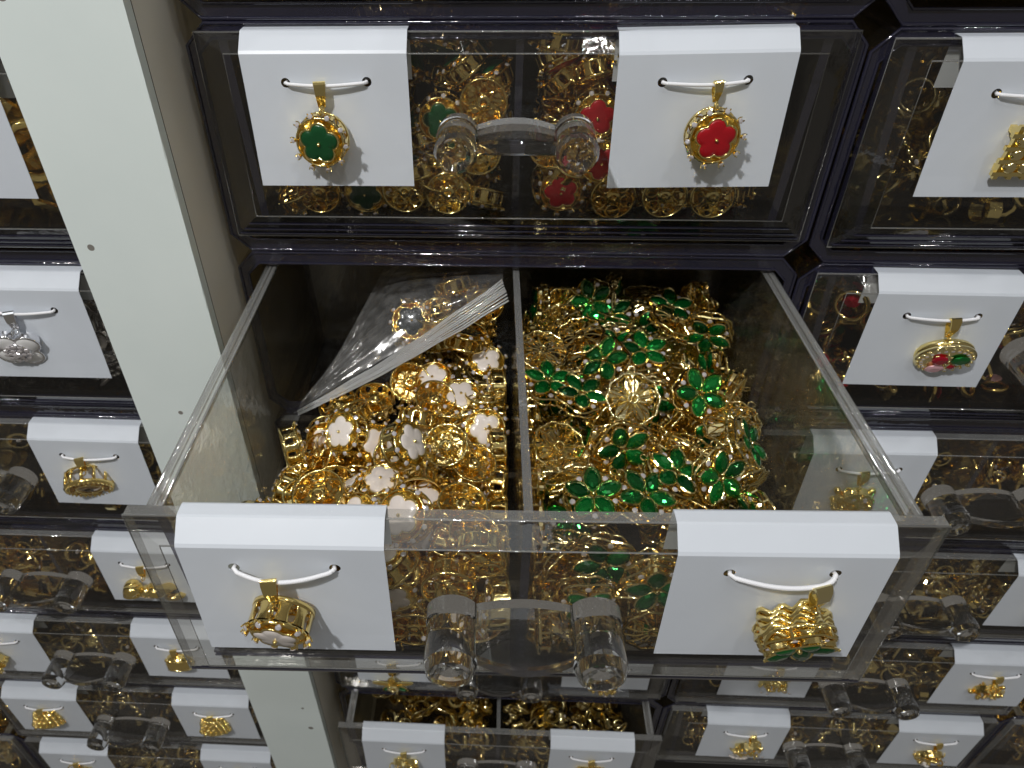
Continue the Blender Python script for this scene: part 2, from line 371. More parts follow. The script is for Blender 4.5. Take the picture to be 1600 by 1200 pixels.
P_ROW = 6.72
COL = {'L': (-21.3, -0.50), 'M': (-0.37, 0.0), 'R': (17.5, -0.18), 'S': (35.35, -0.18), 'K': (-39.15, -0.5)}
def cell(col, row): return COL[col][0], 7.27 - P_ROW*(row-1) + COL[col][1]
OPEN = Tr(-0.257, 0, 0) @ Rot('Z', 1.077) @ Rot('X', -0.711) @ Tr(0, -10.147, 0)
def drawer_matrix(col, row):
    x, zt = cell(col, row)
    if (col, row) == ('M', 2): return OPEN
    pull = {('M', 6): 1.75}.get((col, row), 0.0)
    return Tr(x, -pull, zt - 0.17)
def make_case(col, row, label):
    x, zt = cell(col, row); o = link('drawer_case', ME['case']); o.location = (x, 0, zt)
    return tag(o, label, 'drawer case', 'clear plastic cases the drawers slide in')
def make_drawer(col, row, label):
    cl = (col, row) == ('M', 2) or row > 2
    e = empty('drawer', label, 'drawer', drawer_matrix(col, row), 'clear plastic drawers')
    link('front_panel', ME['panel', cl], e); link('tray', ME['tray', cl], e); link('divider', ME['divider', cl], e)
    h = link('handle', ME['bridge'], e); h.location = (-0.05, -0.452, -2.48)
    for s in (-1, 1):
        k = link('knob', ME['knob'], h); k.location = (s*1.56, 0, 0)
    return e

# ---------------------------------------------------------------- display cards
def card_mesh(wd, ht, holes, bend=0.0, seed=0, fold=1.0):
    rnd = random.Random(seed); b = MB(); hw = wd/2; t = 0.018
    # profile (y, z) relative to the drawer rim: back flap, over the rim, down the sloped top edge
    prof = [(0.42, -1.3), (0.36, 0.03), (0.30, 0.06), (0.0, 0.06), (-0.06, 0.04), (-0.455, -0.335), (-0.50, -0.41)]
    vs = []; fs = []
    for y, z in prof: vs += [(-hw, y, z), (hw, y, z)]
    for i in range(len(prof)-1): fs.append((2*i, 2*i+1, 2*i+3, 2*i+2))
    bm = bmesh.new()
    V = [bm.verts.new(p) for p in vs]; bm.verts.ensure_lookup_table()
    for f in fs: bm.faces.new([V[i] for i in f])
    # front flap with punched holes
    ztop, zbot = -0.41, -0.47-ht
    loops = [[(-hw, ztop), (hw, ztop)] + [(hw, ztop+(zbot-ztop)*i/6) for i in range(1, 7)] + [(-hw, ztop+(zbot-ztop)*i/6) for i in range(6, 0, -1)]] + [[(hx+0.125*cos(2*pi*i/14), hz+0.125*sin(2*pi*i/14)) for i in range(14)] for hx, hz in holes]
    edges = []
    for L in loops:
        vv = [bm.verts.new((x, -0.50 - bend*((ztop-z)/ht)**2, z)) for x, z in L]
        edges += [bm.edges.new((vv[i], vv[(i+1) % len(vv)])) for i in range(len(vv))]
    bmesh.ops.triangle_fill(bm, use_beauty=True, use_dissolve=False, edges=edges)
    bmesh.ops.remove_doubles(bm, verts=bm.verts, dist=0.0005)
    bmesh.ops.recalc_face_normals(bm, faces=bm.faces)
    bmesh.ops.solidify(bm, geom=bm.faces[:], thickness=t)
    me = bpy.data.meshes.new('display_card'); bm.to_mesh(me); bm.free(); me.materials.append(M['card_paper'])
    return me
def cord_mesh(h0, h1, hang, bulge, sag):
    # white cord: out of one hole, through the bail, into the other
    b = MB(); (x0, z0), (x1, z1) = h0, h1; pts = []
    n = 22
    pts.append((x0+0.03, -0.42, z0))
    for i in range(n+1):
        t = i/n; x = x0 + (x1-x0)*t
        k = 1 - abs((x-hang)/((x1 if x > hang else x0)-hang)) if abs(hang-x) > 1e-6 else 1
        k = min(1, max(0, k)); kk = 0.55*sin(t*pi) + 0.45*sin(k*pi/2)
        pts.append((x, -0.53 - 0.06*min(1, i, n-i) - bulge*kk, z0+(z1-z0)*t - sag*kk))
    pts.append((x1-0.03, -0.42, z1))
    b.tube(pts, 0.048, 8, 'cord_cotton')
    # braid: small ribs winding round the cord
    for i in range(2, len(pts)-2):
        a = Vector(pts[i]); c = Vector(pts[i+1])
        for u in (0.25, 0.75):
            p = a.lerp(c, u); d = (c-a).normalized()
            q = d.to_track_quat('Z', 'Y').to_matrix().to_4x4(); q.translation = p
            b.torus(0.044, 0.013, 8, 3, 'cord_cotton', q @ Rot('X', 24))
    return b.mesh('cord')

# ---------------------------------------------------------------- charm and pendant bodies (face +Z, loop at +Y)
def drum_setting(gold='gold', detail=True):
    b = MB()
    # side band with flower cut-outs: posts between two rings
    b.lathe([(0.615, -0.30), (0.67, -0.30), (0.67, -0.21), (0.62, -0.21)], 30, gold, True, None, True)
    b.lathe([(0.585, 0.10), (0.63, 0.10), (0.64, 0.17), (0.60, 0.20), (0.58, 0.16)], 30, gold, True, None, True)
    for i in range(10):
        a = 2*pi*i/10
        T = Rot('Z', math.degrees(a))
        ang = [-0.235, -0.12, 0, 0.12, 0.235]; pv = []; pf = []       # curved wall between two cut-outs, narrower in the middle
        for k_, z_ in enumerate((-0.22, -0.05, 0.11)):
            for an in ang: w_ = an*(0.72 if k_ == 1 else 1.0); pv += [(0.655*cos(w_), 0.655*sin(w_), z_), (0.625*cos(w_), 0.625*sin(w_), z_)]
        for k_ in range(2):
            for q in range(4):
                a0 = (k_*5+q)*2; a1 = a0+2; c0 = a0+10; c1 = c0+2
                pf += [(a0, a1, c1, c0), (a0+1, c0+1, c1+1, a1+1)]
            pf += [(k_*10, k_*10+10, k_*10+11, k_*10+1), (k_*10+8, k_*10+9, k_*10+19, k_*10+18)]
        b.add(pv, pf, gold, True, T)
        # prong cup leaning outwards with its claws
        T2 = T @ Tr(0.66, 0, 0.20) @ Rot('Y', 35)
        b.lathe([(0.02, -0.06), (0.05, -0.02), (0.066, 0.05), (0.05, 0.05)], 7, gold, False, T2)
        for s in (-1, 1):
            b.tube([(0.03, s*0.05, -0.03), (0.06, s*0.065, 0.03), (0.065, s*0.055, 0.09)], 0.017, 4, gold, False, T2)
    # sunk top plate and raised flower rim
    b.lathe([(0.59, 0.14), (0.50, 0.07), (0.30, 0.07)], 24, gold, True)
    fl = flower(0.285, 0.225); b.tube([(x, y, 0.25) for x, y in fl], 0.032, 5, gold, True)
    b.prism([(x*0.98, y*0.98) for x, y in fl], 0.03, 0.22, gold)
    b.sphere((0, 0, 0.33), 0.05, gold, 7, 5)
    # back: petal outlines round a small cup
    for i in range(5):
        a = 2*pi*i/5; b.torus(0.20, 0.026, 14, 4, gold, Tr(0.43*cos(a), 0.43*sin(a), -0.25), 1, 1)
    b.lathe([(0.10, -0.27), (0.20, -0.27), (0.21, -0.23), (0.12, -0.21), (0.10, -0.14), (0.001, -0.14)], 16, gold)
    b.sphere((0, 0, -0.16), 0.055, gold, 7, 4)
    # hanging loop
    b.torus(0.10, 0.028, 12, 5, gold, Tr(0, 0.74, 0.0) @ Rot('Y', 90))
    return b.mesh('setting')
def drum_stones():
    b = MB()
    for i in range(10):
        T2 = Rot('Z', 36*i) @ Tr(0.66, 0, 0.20) @ Rot('Y', 35) @ Tr(0, 0, 0.055)
        b.gem(0.072, 'crystal', 6, T2)
    return b.mesh('rhinestones')
def flower_inlay(mat):
    b = MB(); b.prism([(x*0.94, y*0.94) for x, y in flower(0.285, 0.225)], 0.2, 0.285, mat, 0.02, None, 0.02); return b.mesh('flower_inlay')
def petal_setting(gold='gold_pale', deep=0.0):
    b = MB()
    # back wheel: scalloped rim, hub, spokes
    n = 40; rim = [((0.78+0.035*cos(10*2*pi*i/n))*cos(2*pi*i/n), (0.78+0.035*cos(10*2*pi*i/n))*sin(2*pi*i/n), -0.2) for i in range(n)]
    b.tube(rim, 0.045, 5, gold, True)
    for i in range(15):
        a = 2*pi*i/15; b.tube([(0.14*cos(a), 0.14*sin(a), -0.24), (0.45*cos(a), 0.45*sin(a), -0.28), (0.76*cos(a), 0.76*sin(a), -0.2)], 0.026, 4, gold)
    b.torus(0.15, 0.04, 12, 5, gold, Tr(0, 0, -0.24)); b.torus(0.07, 0.022, 8, 4, gold, Tr(0, 0, -0.24))
    # upper wavy rim and struts
    n = 50; up_ = [((0.76+0.06*cos(5*2*pi*i/n))*cos(2*pi*i/n+pi/2), (0.76+0.06*cos(5*2*pi*i/n))*sin(2*pi*i/n+pi/2), 0.0) for i in range(n)]
    b.tube(up_, 0.032, 4, gold, True)
    for i in range(10):
        a = 2*pi*(i+0.5)/10; b.tube([(0.77*cos(a), 0.77*sin(a), -0.2), (0.76*cos(a), 0.76*sin(a), 0.0)], 0.035, 4, gold)
    if deep:      # tall wavy wall of the hanging pendant, in layers
        n = 50
        for q in range(5):
            z = -0.12 - deep*q/4; lift = lambda i: 0.07*sin(10*2*pi*i/n + q)
            lay = [((0.70+0.10*cos(5*2*pi*i/n)+0.02*(q % 2))*cos(2*pi*i/n+pi/2), (0.70+0.10*cos(5*2*pi*i/n)+0.02*(q % 2))*sin(2*pi*i/n+pi/2), z+lift(i)) for i in range(n)]
            b.tube(lay, 0.075, 5, gold, True)
        wall = []; 
        for i in range(n):
            a = 2*pi*i/n; r = 0.66+0.09*cos(5*a); wall += [(r*cos(a+pi/2), r*sin(a+pi/2), 0.0), (r*cos(a+pi/2), r*sin(a+pi/2), -0.12-deep)]
        b.add(wall, [(2*i, 2*((i+1) % n), 2*((i+1) % n)+1, 2*i+1) for i in range(n)], 'gold', True)
    for k in range(5):
        rot = pi/2 + 2*pi*k/5; T = Rot('Z', math.degrees(rot)) @ Tr(0.44, 0, 0.10) @ Rot('Y', -7)
        b.tube([(x, y, 0.05) for x, y in marquise(0.36, 0.235, 14)], 0.03, 4, gold, True, T)
        b.prism(marquise(0.345, 0.22, 14), -0.10, 0.02, gold, 0, T)
        # claws at petal tip
        b.sphere((0.37, 0, 0.06), 0.04, gold, 6, 4, T)
        # prongs holding the little stones between petals
        a = rot + pi/5
        for s in (-1, 1): b.sphere((0.60*cos(a+s*0.14), 0.60*sin(a+s*0.14), 0.06), 0.032, gold, 5, 4)
        b.lathe([(0.03, -0.02), (0.075, 0.02), (0.06, 0.03)], 8, gold, False, Tr(0.60*cos(a), 0.60*sin(a), 0))
        b.tube([(0.2*cos(a), 0.2*sin(a), 0.0), (0.56*cos(a), 0.56*sin(a), 0.0)], 0.03, 4, gold)
    b.sphere((0, 0, 0.16), 0.065, gold, 8, 5)
    b.torus(0.10, 0.028, 12, 5, gold, Tr(0, 0.93, -0.1))
    return b.mesh('setting')
def petal_gem(mat='green_gem'):
    b = MB(); n = 12; vs = []; fs = []
    for L, W, z in ((0.14, 0.09, 0.145), (0.25, 0.16, 0.115), (0.335, 0.215, 0.04)):
        vs += [(x, y, z) for x, y in marquise(L, W, n, 0)]
    fs.append(tuple(range(n)))
    for q in range(2):
        for i in range(n):
            j = (i+1) % n
            if (i+q) % 2: fs += [(q*n+i, (q+1)*n+i, (q+1)*n+j), (q*n+i, (q+1)*n+j, q*n+j)]
            else: fs += [(q*n+i, (q+1)*n+i, q*n+j), ((q+1)*n+i, (q+1)*n+j, q*n+j)]
    b.add(vs, fs, mat); return b.mesh('petal')
def petal_stones():
    b = MB()
    for k in range(5):
        a = pi/2 + 2*pi*k/5 + pi/5; b.gem(0.085, 'crystal', 7, Tr(0.60*cos(a), 0.60*sin(a), 0.06))
    return b.mesh('rhinestones')
ME['drum'] = drum_setting(); ME['drum_stones'] = drum_stones()
for c_ in ('white', 'green', 'red', 'black'): ME['inlay', c_] = flower_inlay(c_+'_enamel')
ME['lattice'] = petal_setting(); ME['lattice_deep'] = petal_setting('gold', 0.50); ME['petal'] = petal_gem(); ME['lattice_stones'] = petal_stones()
def drum_parts(col, parent, T=Matrix()):
    for n, k in (('setting', 'drum'), ('flower_inlay', ('inlay', col)), ('rhinestones', 'drum_stones')):
        o = link(n, ME[k], parent); o.matrix_local = T
        if n == 'rhinestones': o['kind'] = 'stuff'
def petal_parts(parent, T=Matrix(), deep=False):
    o = link('setting', ME['lattice_deep' if deep else 'lattice'], parent); o.matrix_local = T
    for k in range(5):
        p = link('petal', ME['petal'], parent); p.matrix_local = T @ Rot('Z', 90+72*k) @ Tr(0.44, 0, 0.10) @ Rot('Y', -7)
    o = link('rhinestones', ME['lattice_stones'], parent); o.matrix_local = T; o['kind'] = 'stuff'

def bail_mesh(gold='gold', wide=0.15):
    b = MB(); n = 20; vs = []; fs = []
    for i in range(n):
        a = 2*pi*i/n; y = 0.15*sin(a); z = -0.30 + 0.40*cos(a)
        if z < -0.3: y *= max(0.25, 1 - (-0.3-z)/0.5)
        wd = wide*(1.0 + (z+0.3)*0.65)
        k = 0.8
        vs += [(-wd, y, z), (wd, y, z), (wd, y*k, -0.3+(z+0.3)*k), (-wd, y*k, -0.3+(z+0.3)*k)]
    for i in range(n):
        j = (i+1) % n
        for q in range(4): q2 = (q+1) % 4; fs.append((i*4+q, i*4+q2, j*4+q2, j*4+q))
    b.add(vs, fs, gold, False); return b.mesh('bail')
def ring_mesh(gold='gold'):
    b = MB(); b.torus(0.10, 0.028, 12, 5, gold, Rot('X', 90)); return b.mesh('jump_ring')
P('pearl_white', (0.80, 0.80, 0.80), 0.22, coat=0.6)
ME['bail'] = bail_mesh(); ME['ring'] = ring_mesh(); ME['bail_pale'] = bail_mesh('gold_pale', 0.17); ME['bail_silver'] = bail_mesh('silver'); ME['ring_silver'] = ring_mesh('silver')

# further pendant bodies, each one mesh per look
def body_nugget(face):
    b = MB(); rnd = random.Random(5); n = 26
    b.lathe([(0.55, -0.45), (0.62, -0.42), (0.62, 0.36), (0.52, 0.44), (0.40, 0.40)], n, 'gold')
    for j in range(5):
        for i in range(16):
            a = 2*pi*(i+0.5*(j % 2))/16
            b.sphere((0.63*cos(a), 0.63*sin(a), -0.36+j*0.17), rnd.uniform(0.07, 0.12), 'gold', 5, 3)
    return b.mesh('setting')
def stone_face(mat, r=0.42, z=0.40, n=12):
    b = MB(); b.gem(r, mat, n, Tr(0, 0, z), 1, 1, 0.35); return b.mesh('stone')
def body_round(rimtex=True):
    b = MB(); b.lathe([(0.50, -0.35), (0.72, -0.33), (0.74, -0.28), (0.70, -0.26)], 32, 'gold'); b.lathe([(0.66, 0.12), (0.76, 0.14), (0.77, 0.24), (0.66, 0.30), (0.58, 0.24), (0.40, 0.22)], 36, 'gold')
    for i in range(30):
        a = 2*pi*i/30; b.sphere((0.69*cos(a), 0.69*sin(a), 0.29), 0.05, 'gold_pale', 5, 3)
    for i in range(12):
        a = 2*pi*i/12; b.tube([(0.72*cos(a), 0.72*sin(a), -0.3), (0.73*cos(a), 0.73*sin(a), 0.15)], 0.05, 5, 'gold')
    for i in range(10):
        a = 2*pi*i/10; b.sphere((0.53*cos(a), 0.53*sin(a), 0.25), 0.085, 'amber_glass', 6, 4)
    b.torus(0.40, 0.035, 20, 5, 'gold_pale', Tr(0, 0, 0.27))
    return b.mesh('setting')
def star_face():
    b = MB(); b.prism([(0.37*cos(2*pi*i/20), 0.37*sin(2*pi*i/20)) for i in range(20)], 0.2, 0.27, 'amber_glass', 0.03)
    st = []
    for i in range(10): r = 0.15 if i % 2 == 0 else 0.06; st.append((r*cos(2*pi*i/10+0.3), r*sin(2*pi*i/10+0.3)))
    b.prism(st, 0.28, 0.33, 'black_gem'); return b.mesh('star')
def body_ball():
    b = MB(); b.lathe([(0.001, -0.5), (0.3, -0.47), (0.52, -0.3), (0.62, -0.05), (0.6, 0.15), (0.5, 0.34), (0.46, 0.36)], 28, 'gold')
    for i in range(16):
        a = 2*pi*i/16; b.sphere((0.6*cos(a), 0.6*sin(a), 0.0), 0.08, 'gold', 6, 4)
    b.torus(0.45, 0.05, 22, 6, 'gold_pale', Tr(0, 0, 0.36)); b.lathe([(0.45, 0.34), (0.2, 0.30), (0.001, 0.30)], 22, 'amber_glass'); return b.mesh('setting')
def body_cluster(seed, gold='gold', pearl=False, flat=0.4):
    b = MB(); rnd = random.Random(seed)
    for i in range(46):
        a = rnd.uniform(0, 2*pi); r = 0.72*math.sqrt(rnd.random()); z = rnd.uniform(-flat, flat)*(1-0.5*r)
        k = rnd.random()
        if k < 0.6: b.sphere((r*cos(a), r*sin(a), z), rnd.uniform(0.07, 0.14), gold, 6, 4)
        elif k < 0.85: b.torus(rnd.uniform(0.12, 0.2), 0.035, 10, 4, gold, Tr(r*cos(a), r*sin(a), z) @ Euler((rnd.uniform(0, 3), rnd.uniform(0, 3), 0)).to_matrix().to_4x4())
        else: b.gem(0.08, 'crystal', 6, Tr(r*cos(a), r*sin(a), abs(z)+0.15))
    b.prism([(0.6*cos(2*pi*i/18), 0.6*sin(2*pi*i/18)) for i in range(18)], -0.2, 0.1, gold)
    return b.mesh('setting')
def body_grid():
    b = MB()
    for i in range(4):
        for s in (0, 1):
            T = Rot('Z', 90*s) @ Tr(-0.54+0.36*i, 0, 0.1*s)
            b.box((-0.06, -0.75, -0.06), (0.06, 0.75, 0.06), 'gold', T)
    for i in range(3):
        for j in range(3): b.lathe([(0.16, -0.35), (0.19, -0.3), (0.17, 0.0), (0.1, 0.05), (0.001, 0.05)], 10, 'gold_pale', True, Tr(-0.36+0.36*i, -0.36+0.36*j, 0.16))
    b.box((-0.6, -0.6, -0.5), (0.6, 0.6, -0.42), 'gold')
    for sx in (-1, 1):
        for sy in (-1, 1): b.box((sx*0.5-0.08, sy*0.5-0.08, -0.45), (sx*0.5+0.08, sy*0.5+0.08, 0.05), 'gold')
    return b.mesh('setting')
def body_oval():
    b = MB(); S = Matrix.Diagonal((1.12, 0.92, 1, 1)); b.T = S
    b.lathe([(0.001, -0.2), (0.72, -0.2), (0.76, -0.12), (0.76, -0.02), (0.70, 0.02)], 36, 'gold'); b.lathe([(0.70, 0.02), (0.78, 0.06), (0.78, 0.14), (0.62, 0.20), (0.001, 0.20)], 36, 'gold_pale')
    for i in range(22):
        a = 2*pi*i/22; b.sphere((0.70*cos(a), 0.70*sin(a), 0.19), 0.055, 'gold_pale', 6, 4); b.gem(0.05, 'crystal', 6, Tr(0.60*cos(a), 0.60*sin(a), 0.22))
    rnd = random.Random(3)
    for i in range(30): 
        a = rnd.uniform(0, 2*pi); r = rnd.uniform(0.1, 0.55); b.sphere((r*cos(a), r*sin(a), 0.2), 0.05, 'gold_pale', 5, 3)
    for i in range(5): b.sphere((-0.2+0.22*i, -0.66+0.03*i, 0.12), 0.06, 'gold_pale', 6, 4)
    return b.mesh('setting')
def body_silver():
    b = MB()
    for k in range(4):
        T = Rot('Z', 45+90*k) @ Tr(0.42, 0, 0)
        b.tube([(0.34*cos(2*pi*i/16), 0.36*sin(2*pi*i/16), 0.1) for i in range(16)], 0.04, 5, 'silver', True, T); b.lathe([(0.33, -0.15), (0.36, 0.1)], 16, 'silver', True, T)
    b.lathe([(0.36, 0.1), (0.34, 0.2), (0.001, 0.22)], 14, 'silver')
    for r, n in ((0.18, 6), (0.33, 11)):
        for i in range(n): a = 2*pi*i/n; b.gem(0.085, 'crystal', 6, Tr(r*cos(a), r*sin(a), 0.3-r*0.2)); b.sphere((r*cos(a+0.25), r*sin(a+0.25), 0.28-r*0.2), 0.03, 'silver', 5, 3)
    b.gem(0.13, 'crystal', 8, Tr(0, 0, 0.3))
    b.torus(0.1, 0.028, 12, 5, 'silver', Tr(0, 0.72, 0.0) @ Rot('Y', 90))
    return b.mesh('setting')
def silver_petal():
    b = MB(); b.prism([(0.31*cos(2*pi*i/18), 0.33*sin(2*pi*i/18)) for i in range(18)], 0.02, 0.13, 'pearl_white', 0.04, None, 0.02); return b.mesh('petal')
ME['silver_petal'] = silver_petal()
def body_knot():
    b = MB()
    for s in (-1, 1):
        pts = [(s*(0.2+0.75*t), 0.25-0.9*t*t+0.3*sin(3*t), 0.1+0.25*sin(4*t)) for t in [i/12 for i in range(13)]]
        b.tube(pts, 0.2, 8, 'gold', False, None, [0.16+0.1*sin(pi*i/12) for i in range(13)])
    b.sphere((-0.55, 0.25, 0.15), 0.3, 'gold', 10, 7); b.sphere((0, 0.05, 0.3), 0.28, 'gold_pale', 9, 6)
    for i in range(14): b.gem(0.05, 'crystal', 5, Tr(-0.15+0.1*(i % 4), -0.1+0.1*(i//4), 0.55))
    for s in (-1, 1): b.lathe([(0.25, -0.1), (0.42, 0.0), (0.42, 0.12), (0.34, 0.14)], 18, 'gold', True, Tr(s*0.85, -0.62, 0.25) @ Rot('X', 35))
    return b.mesh('setting')
def knot_stone(s):
    b = MB(); b.gem(0.33, 'black_gem', 8, Tr(s*0.85, -0.62, 0.25) @ Rot('X', 35) @ Tr(0, 0, 0.11), 1, 1, 0.4); return b.mesh('stone')
def body_star_leaf():
    b = MB(); rnd = random.Random(8)
    for k in range(5):
        T = Rot('Z', 72*k+20) @ Tr(0.45, 0, 0)
        b.tube([(x, y, 0) for x, y in marquise(0.45, 0.16, 12)], 0.04, 4, 'gold', True, T); b.prism(marquise(0.43, 0.15, 12), -0.06, -0.01, 'gold', 0, T)
    for i in range(14):
        a = 2*pi*i/14; b.sphere((0.2*cos(a), 0.2*sin(a), 0.15), 0.08, 'gold_pale', 6, 4)
    b.sphere((0, 0, 0.25), 0.1, 'gold_pale', 7, 5)
    return b.mesh('setting')
def leaf_gem():
    b = MB(); b.prism(marquise(0.40, 0.13, 12), 0.0, 0.06, 'green_gem', 0.05); return b.mesh('leaf')
def pearl_mesh():
    b = MB(); b.sphere((0, -0.5, 0.3), 0.17, 'pearl', 14, 9); return b.mesh('pearl')
def daisy_mesh():
    b = MB()
    for k in range(12): b.prism(marquise(0.2, 0.08, 8), 0, 0.05, 'white_enamel', 0.02, Tr(-0.35, -0.55, 0.3) @ Rot('X', 20) @ Rot('Z', 30*k) @ Tr(0.26, 0, 0))
    b.sphere((-0.35, -0.55, 0.36), 0.1, 'pearl', 8, 5); return b.mesh('daisy')

def hang(kind, col, row, x, z, bulge, label, tilt=8, yaw=0, roll=0, bail='gold', bs=0.9):
    """pendant hung on the card cord; x, z on the drawer front (drawer-local)"""
    D = drawer_matrix(col, row)
    e = empty('pendant', label, 'pendant', D @ Tr(x, -0.62-bulge, z), 'pendants hung on the white cards')
    bl = {'gold': ME['bail'], 'pale': ME['bail_pale'], 'silver': ME['bail_silver']}[bail]
    o = link('bail', bl, e); o.matrix_local = Rot('Z', yaw*0.6+12) @ Tr(0, 0, 0.1*(1-bs)) @ Matrix.Diagonal((bs, bs, bs, 1))
    o = link('jump_ring', ME['ring_silver' if bail == 'silver' else 'ring'], e); o.matrix_local = Tr(0, -0.08, -0.72*bs) @ Rot('Z', 70)
    # body frame: +Z of the body looks out of the wall (-y), +Y of the body is up
    def body(off=0.74): return Tr(0, -0.22, -0.74*bs) @ Rot('Z', yaw) @ Rot('Y', roll) @ Rot('X', 90+tilt) @ Tr(0, -off, 0)
    T = body()
    big = {'nugget': 1.25, 'round': 1.2, 'ball': 1.2, 'knot': 1.15, 'leaf': 1.2, 'silver': 1.1}.get(kind, 1.1 if kind[0] == 'c' else 1.0)
    if kind not in ('white', 'green', 'red', 'petal'): T = T @ Matrix.Diagonal((big, big, big, 1))
    def one(name, me, TT=None):
        o = link(name, me, e); o.matrix_local = TT if TT is not None else T; return o
    if kind in ('white', 'green', 'red'): drum_parts(kind, e, body(0.74) @ Matrix.Diagonal((1.04, 1.04, 1.0 if tilt < 10 else 1.25, 1)))
    elif kind == 'petal': petal_parts(e, body(0.93) @ Tr(0, 0, 0.28), True)
    elif kind == 'nugget': one('setting', ME.setdefault('nugget', None) or ME.update(nugget=body_nugget(0)) or ME['nugget']); one('stone', ME.get('nstone') or ME.update(nstone=stone_face('black_gem', 0.42, 0.42, 10)) or ME['nstone'])
    elif kind == 'round': one('setting', body_round()); one('star', star_face())
    elif kind == 'ball': one('setting', body_ball()); one('stone', stone_face('black_gem', 0.2, 0.33, 4))
    elif kind == 'grid': one('setting', body_grid())
    elif kind == 'oval':
        one('setting', body_oval())
        for m_, px, py, r, a in (('red_gem', -0.18, 0.12, 0.24, 1), ('green_gem', 0.4, 0.05, 0.24, 1.2), ('pink_gem', -0.25, -0.35, 0.22, 1.3), ('red_gem', 0.2, -0.3, 0.12, 1)):
            g = MB(); g.gem(r, m_, 8, Tr(px, py, 0.27), a, 1, 0.5); one('stone', g.mesh('stone'))
    elif kind == 'silver':
        one('setting', body_silver()); pm = ME['silver_petal']
        for k in range(4): one('petal', pm, T @ Rot('Z', 45+90*k) @ Tr(0.42, 0, 0))
    elif kind == 'knot': one('setting', body_knot()); one('stone', knot_stone(-1)); one('stone', knot_stone(1))
    elif kind == 'leaf':
        one('setting', body_star_leaf()); lm = leaf_gem()
        for k in (3, 4): one('leaf', lm, T @ Rot('Z', 72*k+20) @ Tr(0.45, 0, 0))
    elif kind[0] == 'c':     # cluster, with a seed and an optional pearl or daisy
        one('setting', body_cluster(int(kind[1:3])))
        if 'p' in kind[1:]: one('pearl', pearl_mesh())
        if 'd' in kind[1:]: one('daisy', daisy_mesh())
    return e
def make_card(col, row, cx, label, kind, plabel, wd=4.35, ht=3.45, hx=1.06, dx=0.0, bulge=0.10, sag=0.04, tilt=8, yaw=0, roll=0, lean=0, bend=0.0, bail='gold', hz=-1.18, bs=0.9):
    wr = random.Random(len(plabel)*7+row); bend = bend or wr.uniform(0.0, 0.10); lean += wr.uniform(-0.5, 0.5)
    h0, h1 = (-hx, hz), (hx+0.03, hz+0.02)
    D = drawer_matrix(col, row)
    c = tag(link('display_card', card_mesh(wd, ht, [h0, h1], bend)), label, 'card', 'white cards hooked over the drawer fronts')
    c.matrix_world = D @ Tr(cx, 0, 0) @ Rot('Y', lean)
    link('cord', cord_mesh(h0, h1, dx, bulge, sag), c)
    hang(kind, col, row, cx+dx, hz-sag+0.04, bulge, plabel, tilt, yaw, roll, bail, bs)

# ---------------------------------------------------------------- build the cases and drawers
NAMES = {
 ('M', 0): 'cut off at the top edge, above the green flower card', ('M', 1): 'with the green and red flower cards',
 ('M', 2): '', ('M', 3): 'mostly hidden beneath the open drawer, first below it', ('M', 4): 'second one below the open drawer', ('M', 5): 'with the green leaf pendant card',
 ('M', 6): 'slid slightly out at the bottom edge',
 ('L', 1): 'left of the post at the top, chunky gold links inside', ('L', 2): 'left of the post with the silver flower card', ('L', 3): 'left of the post with the black star pendant card',
 ('L', 4): 'left of the post with the knotted gold pendant card', ('L', 5): 'left of the post with the gold ball pendant card', ('L', 6): 'left of the post with two nugget pendant cards', ('L', 7): 'left of the post, cut off by the bottom edge',
 ('R', 1): 'at the top right with the square grid pendant card', ('R', 2): 'with the red and green stone oval pendant card', ('R', 3): 'with a card half hidden by the open drawer',
 ('R', 4): 'at the right, second one below the oval pendant card', ('R', 5): 'at the lower right beside a gold cluster card', ('R', 6): 'at the bottom right with the white daisy pendant card',
 ('S', 6): 'beyond the bottom right corner', ('S', 7): 'lowest in the bottom right corner', ('K', 7): 'beyond the bottom left corner', ('K', 8): 'lowest in the bottom left corner',
 ('R', 0): 'cut off at the top right corner'}
for (col, row), s in NAMES.items():
    if (col, row) == ('M', 2):
        make_case(col, row, 'tinted clear plastic case the big open drawer has been pulled out of'); make_drawer(col, row, 'clear plastic drawer pulled far open, full of gold charms'); continue
    make_case(col, row, 'tinted case of the drawer ' + s)
    make_drawer(col, row, 'closed clear drawer ' + s if (col, row) != ('M', 6) else 'clear drawer ' + s)

# ---------------------------------------------------------------- cards and pendants
make_card('M', 1, -5.07, 'white card left of the handle above the open drawer', 'green', 'gold drum pendant with a green flower face', tilt=-3, yaw=-4, roll=5, dx=-0.12, hz=-1.12, bs=0.85)
make_card('M', 1, 4.70, 'white card right of the handle above the open drawer', 'red', 'gold drum pendant with a red flower face', wd=4.45, dx=0.32, tilt=-3, yaw=3, roll=-4, lean=-0.8, bulge=0.10, hz=-1.08, bs=0.68)
make_card('M', 2, -5.15, 'white card on the left of the open drawer front', 'white', 'gold drum pendant with white flower face tilted down, on the open drawer', tilt=14, yaw=-6, dx=-0.25, bulge=0.22, sag=0.10, hz=-1.02)
make_card('M', 2, 5.20, 'white card on the right of the open drawer front', 'petal', 'gold lattice pendant with green petal stones hanging on the open drawer', wd=4.4, tilt=20, roll=8, yaw=8, dx=0.74, bulge=0.22, sag=0.10, hz=-0.95, bail='pale', lean=-0.6)
make_card('R', 1, -4.75, 'white card in the top right corner, cut by the photo edge', 'grid', 'square gold grid pendant at the right edge', dx=0.2)
make_card('R', 2, -4.55, 'white card with the red and green stone oval pendant', 'oval', 'oval gold pendant set with red, green and pink stones', dx=0.3, tilt=22, yaw=-10, roll=-12)
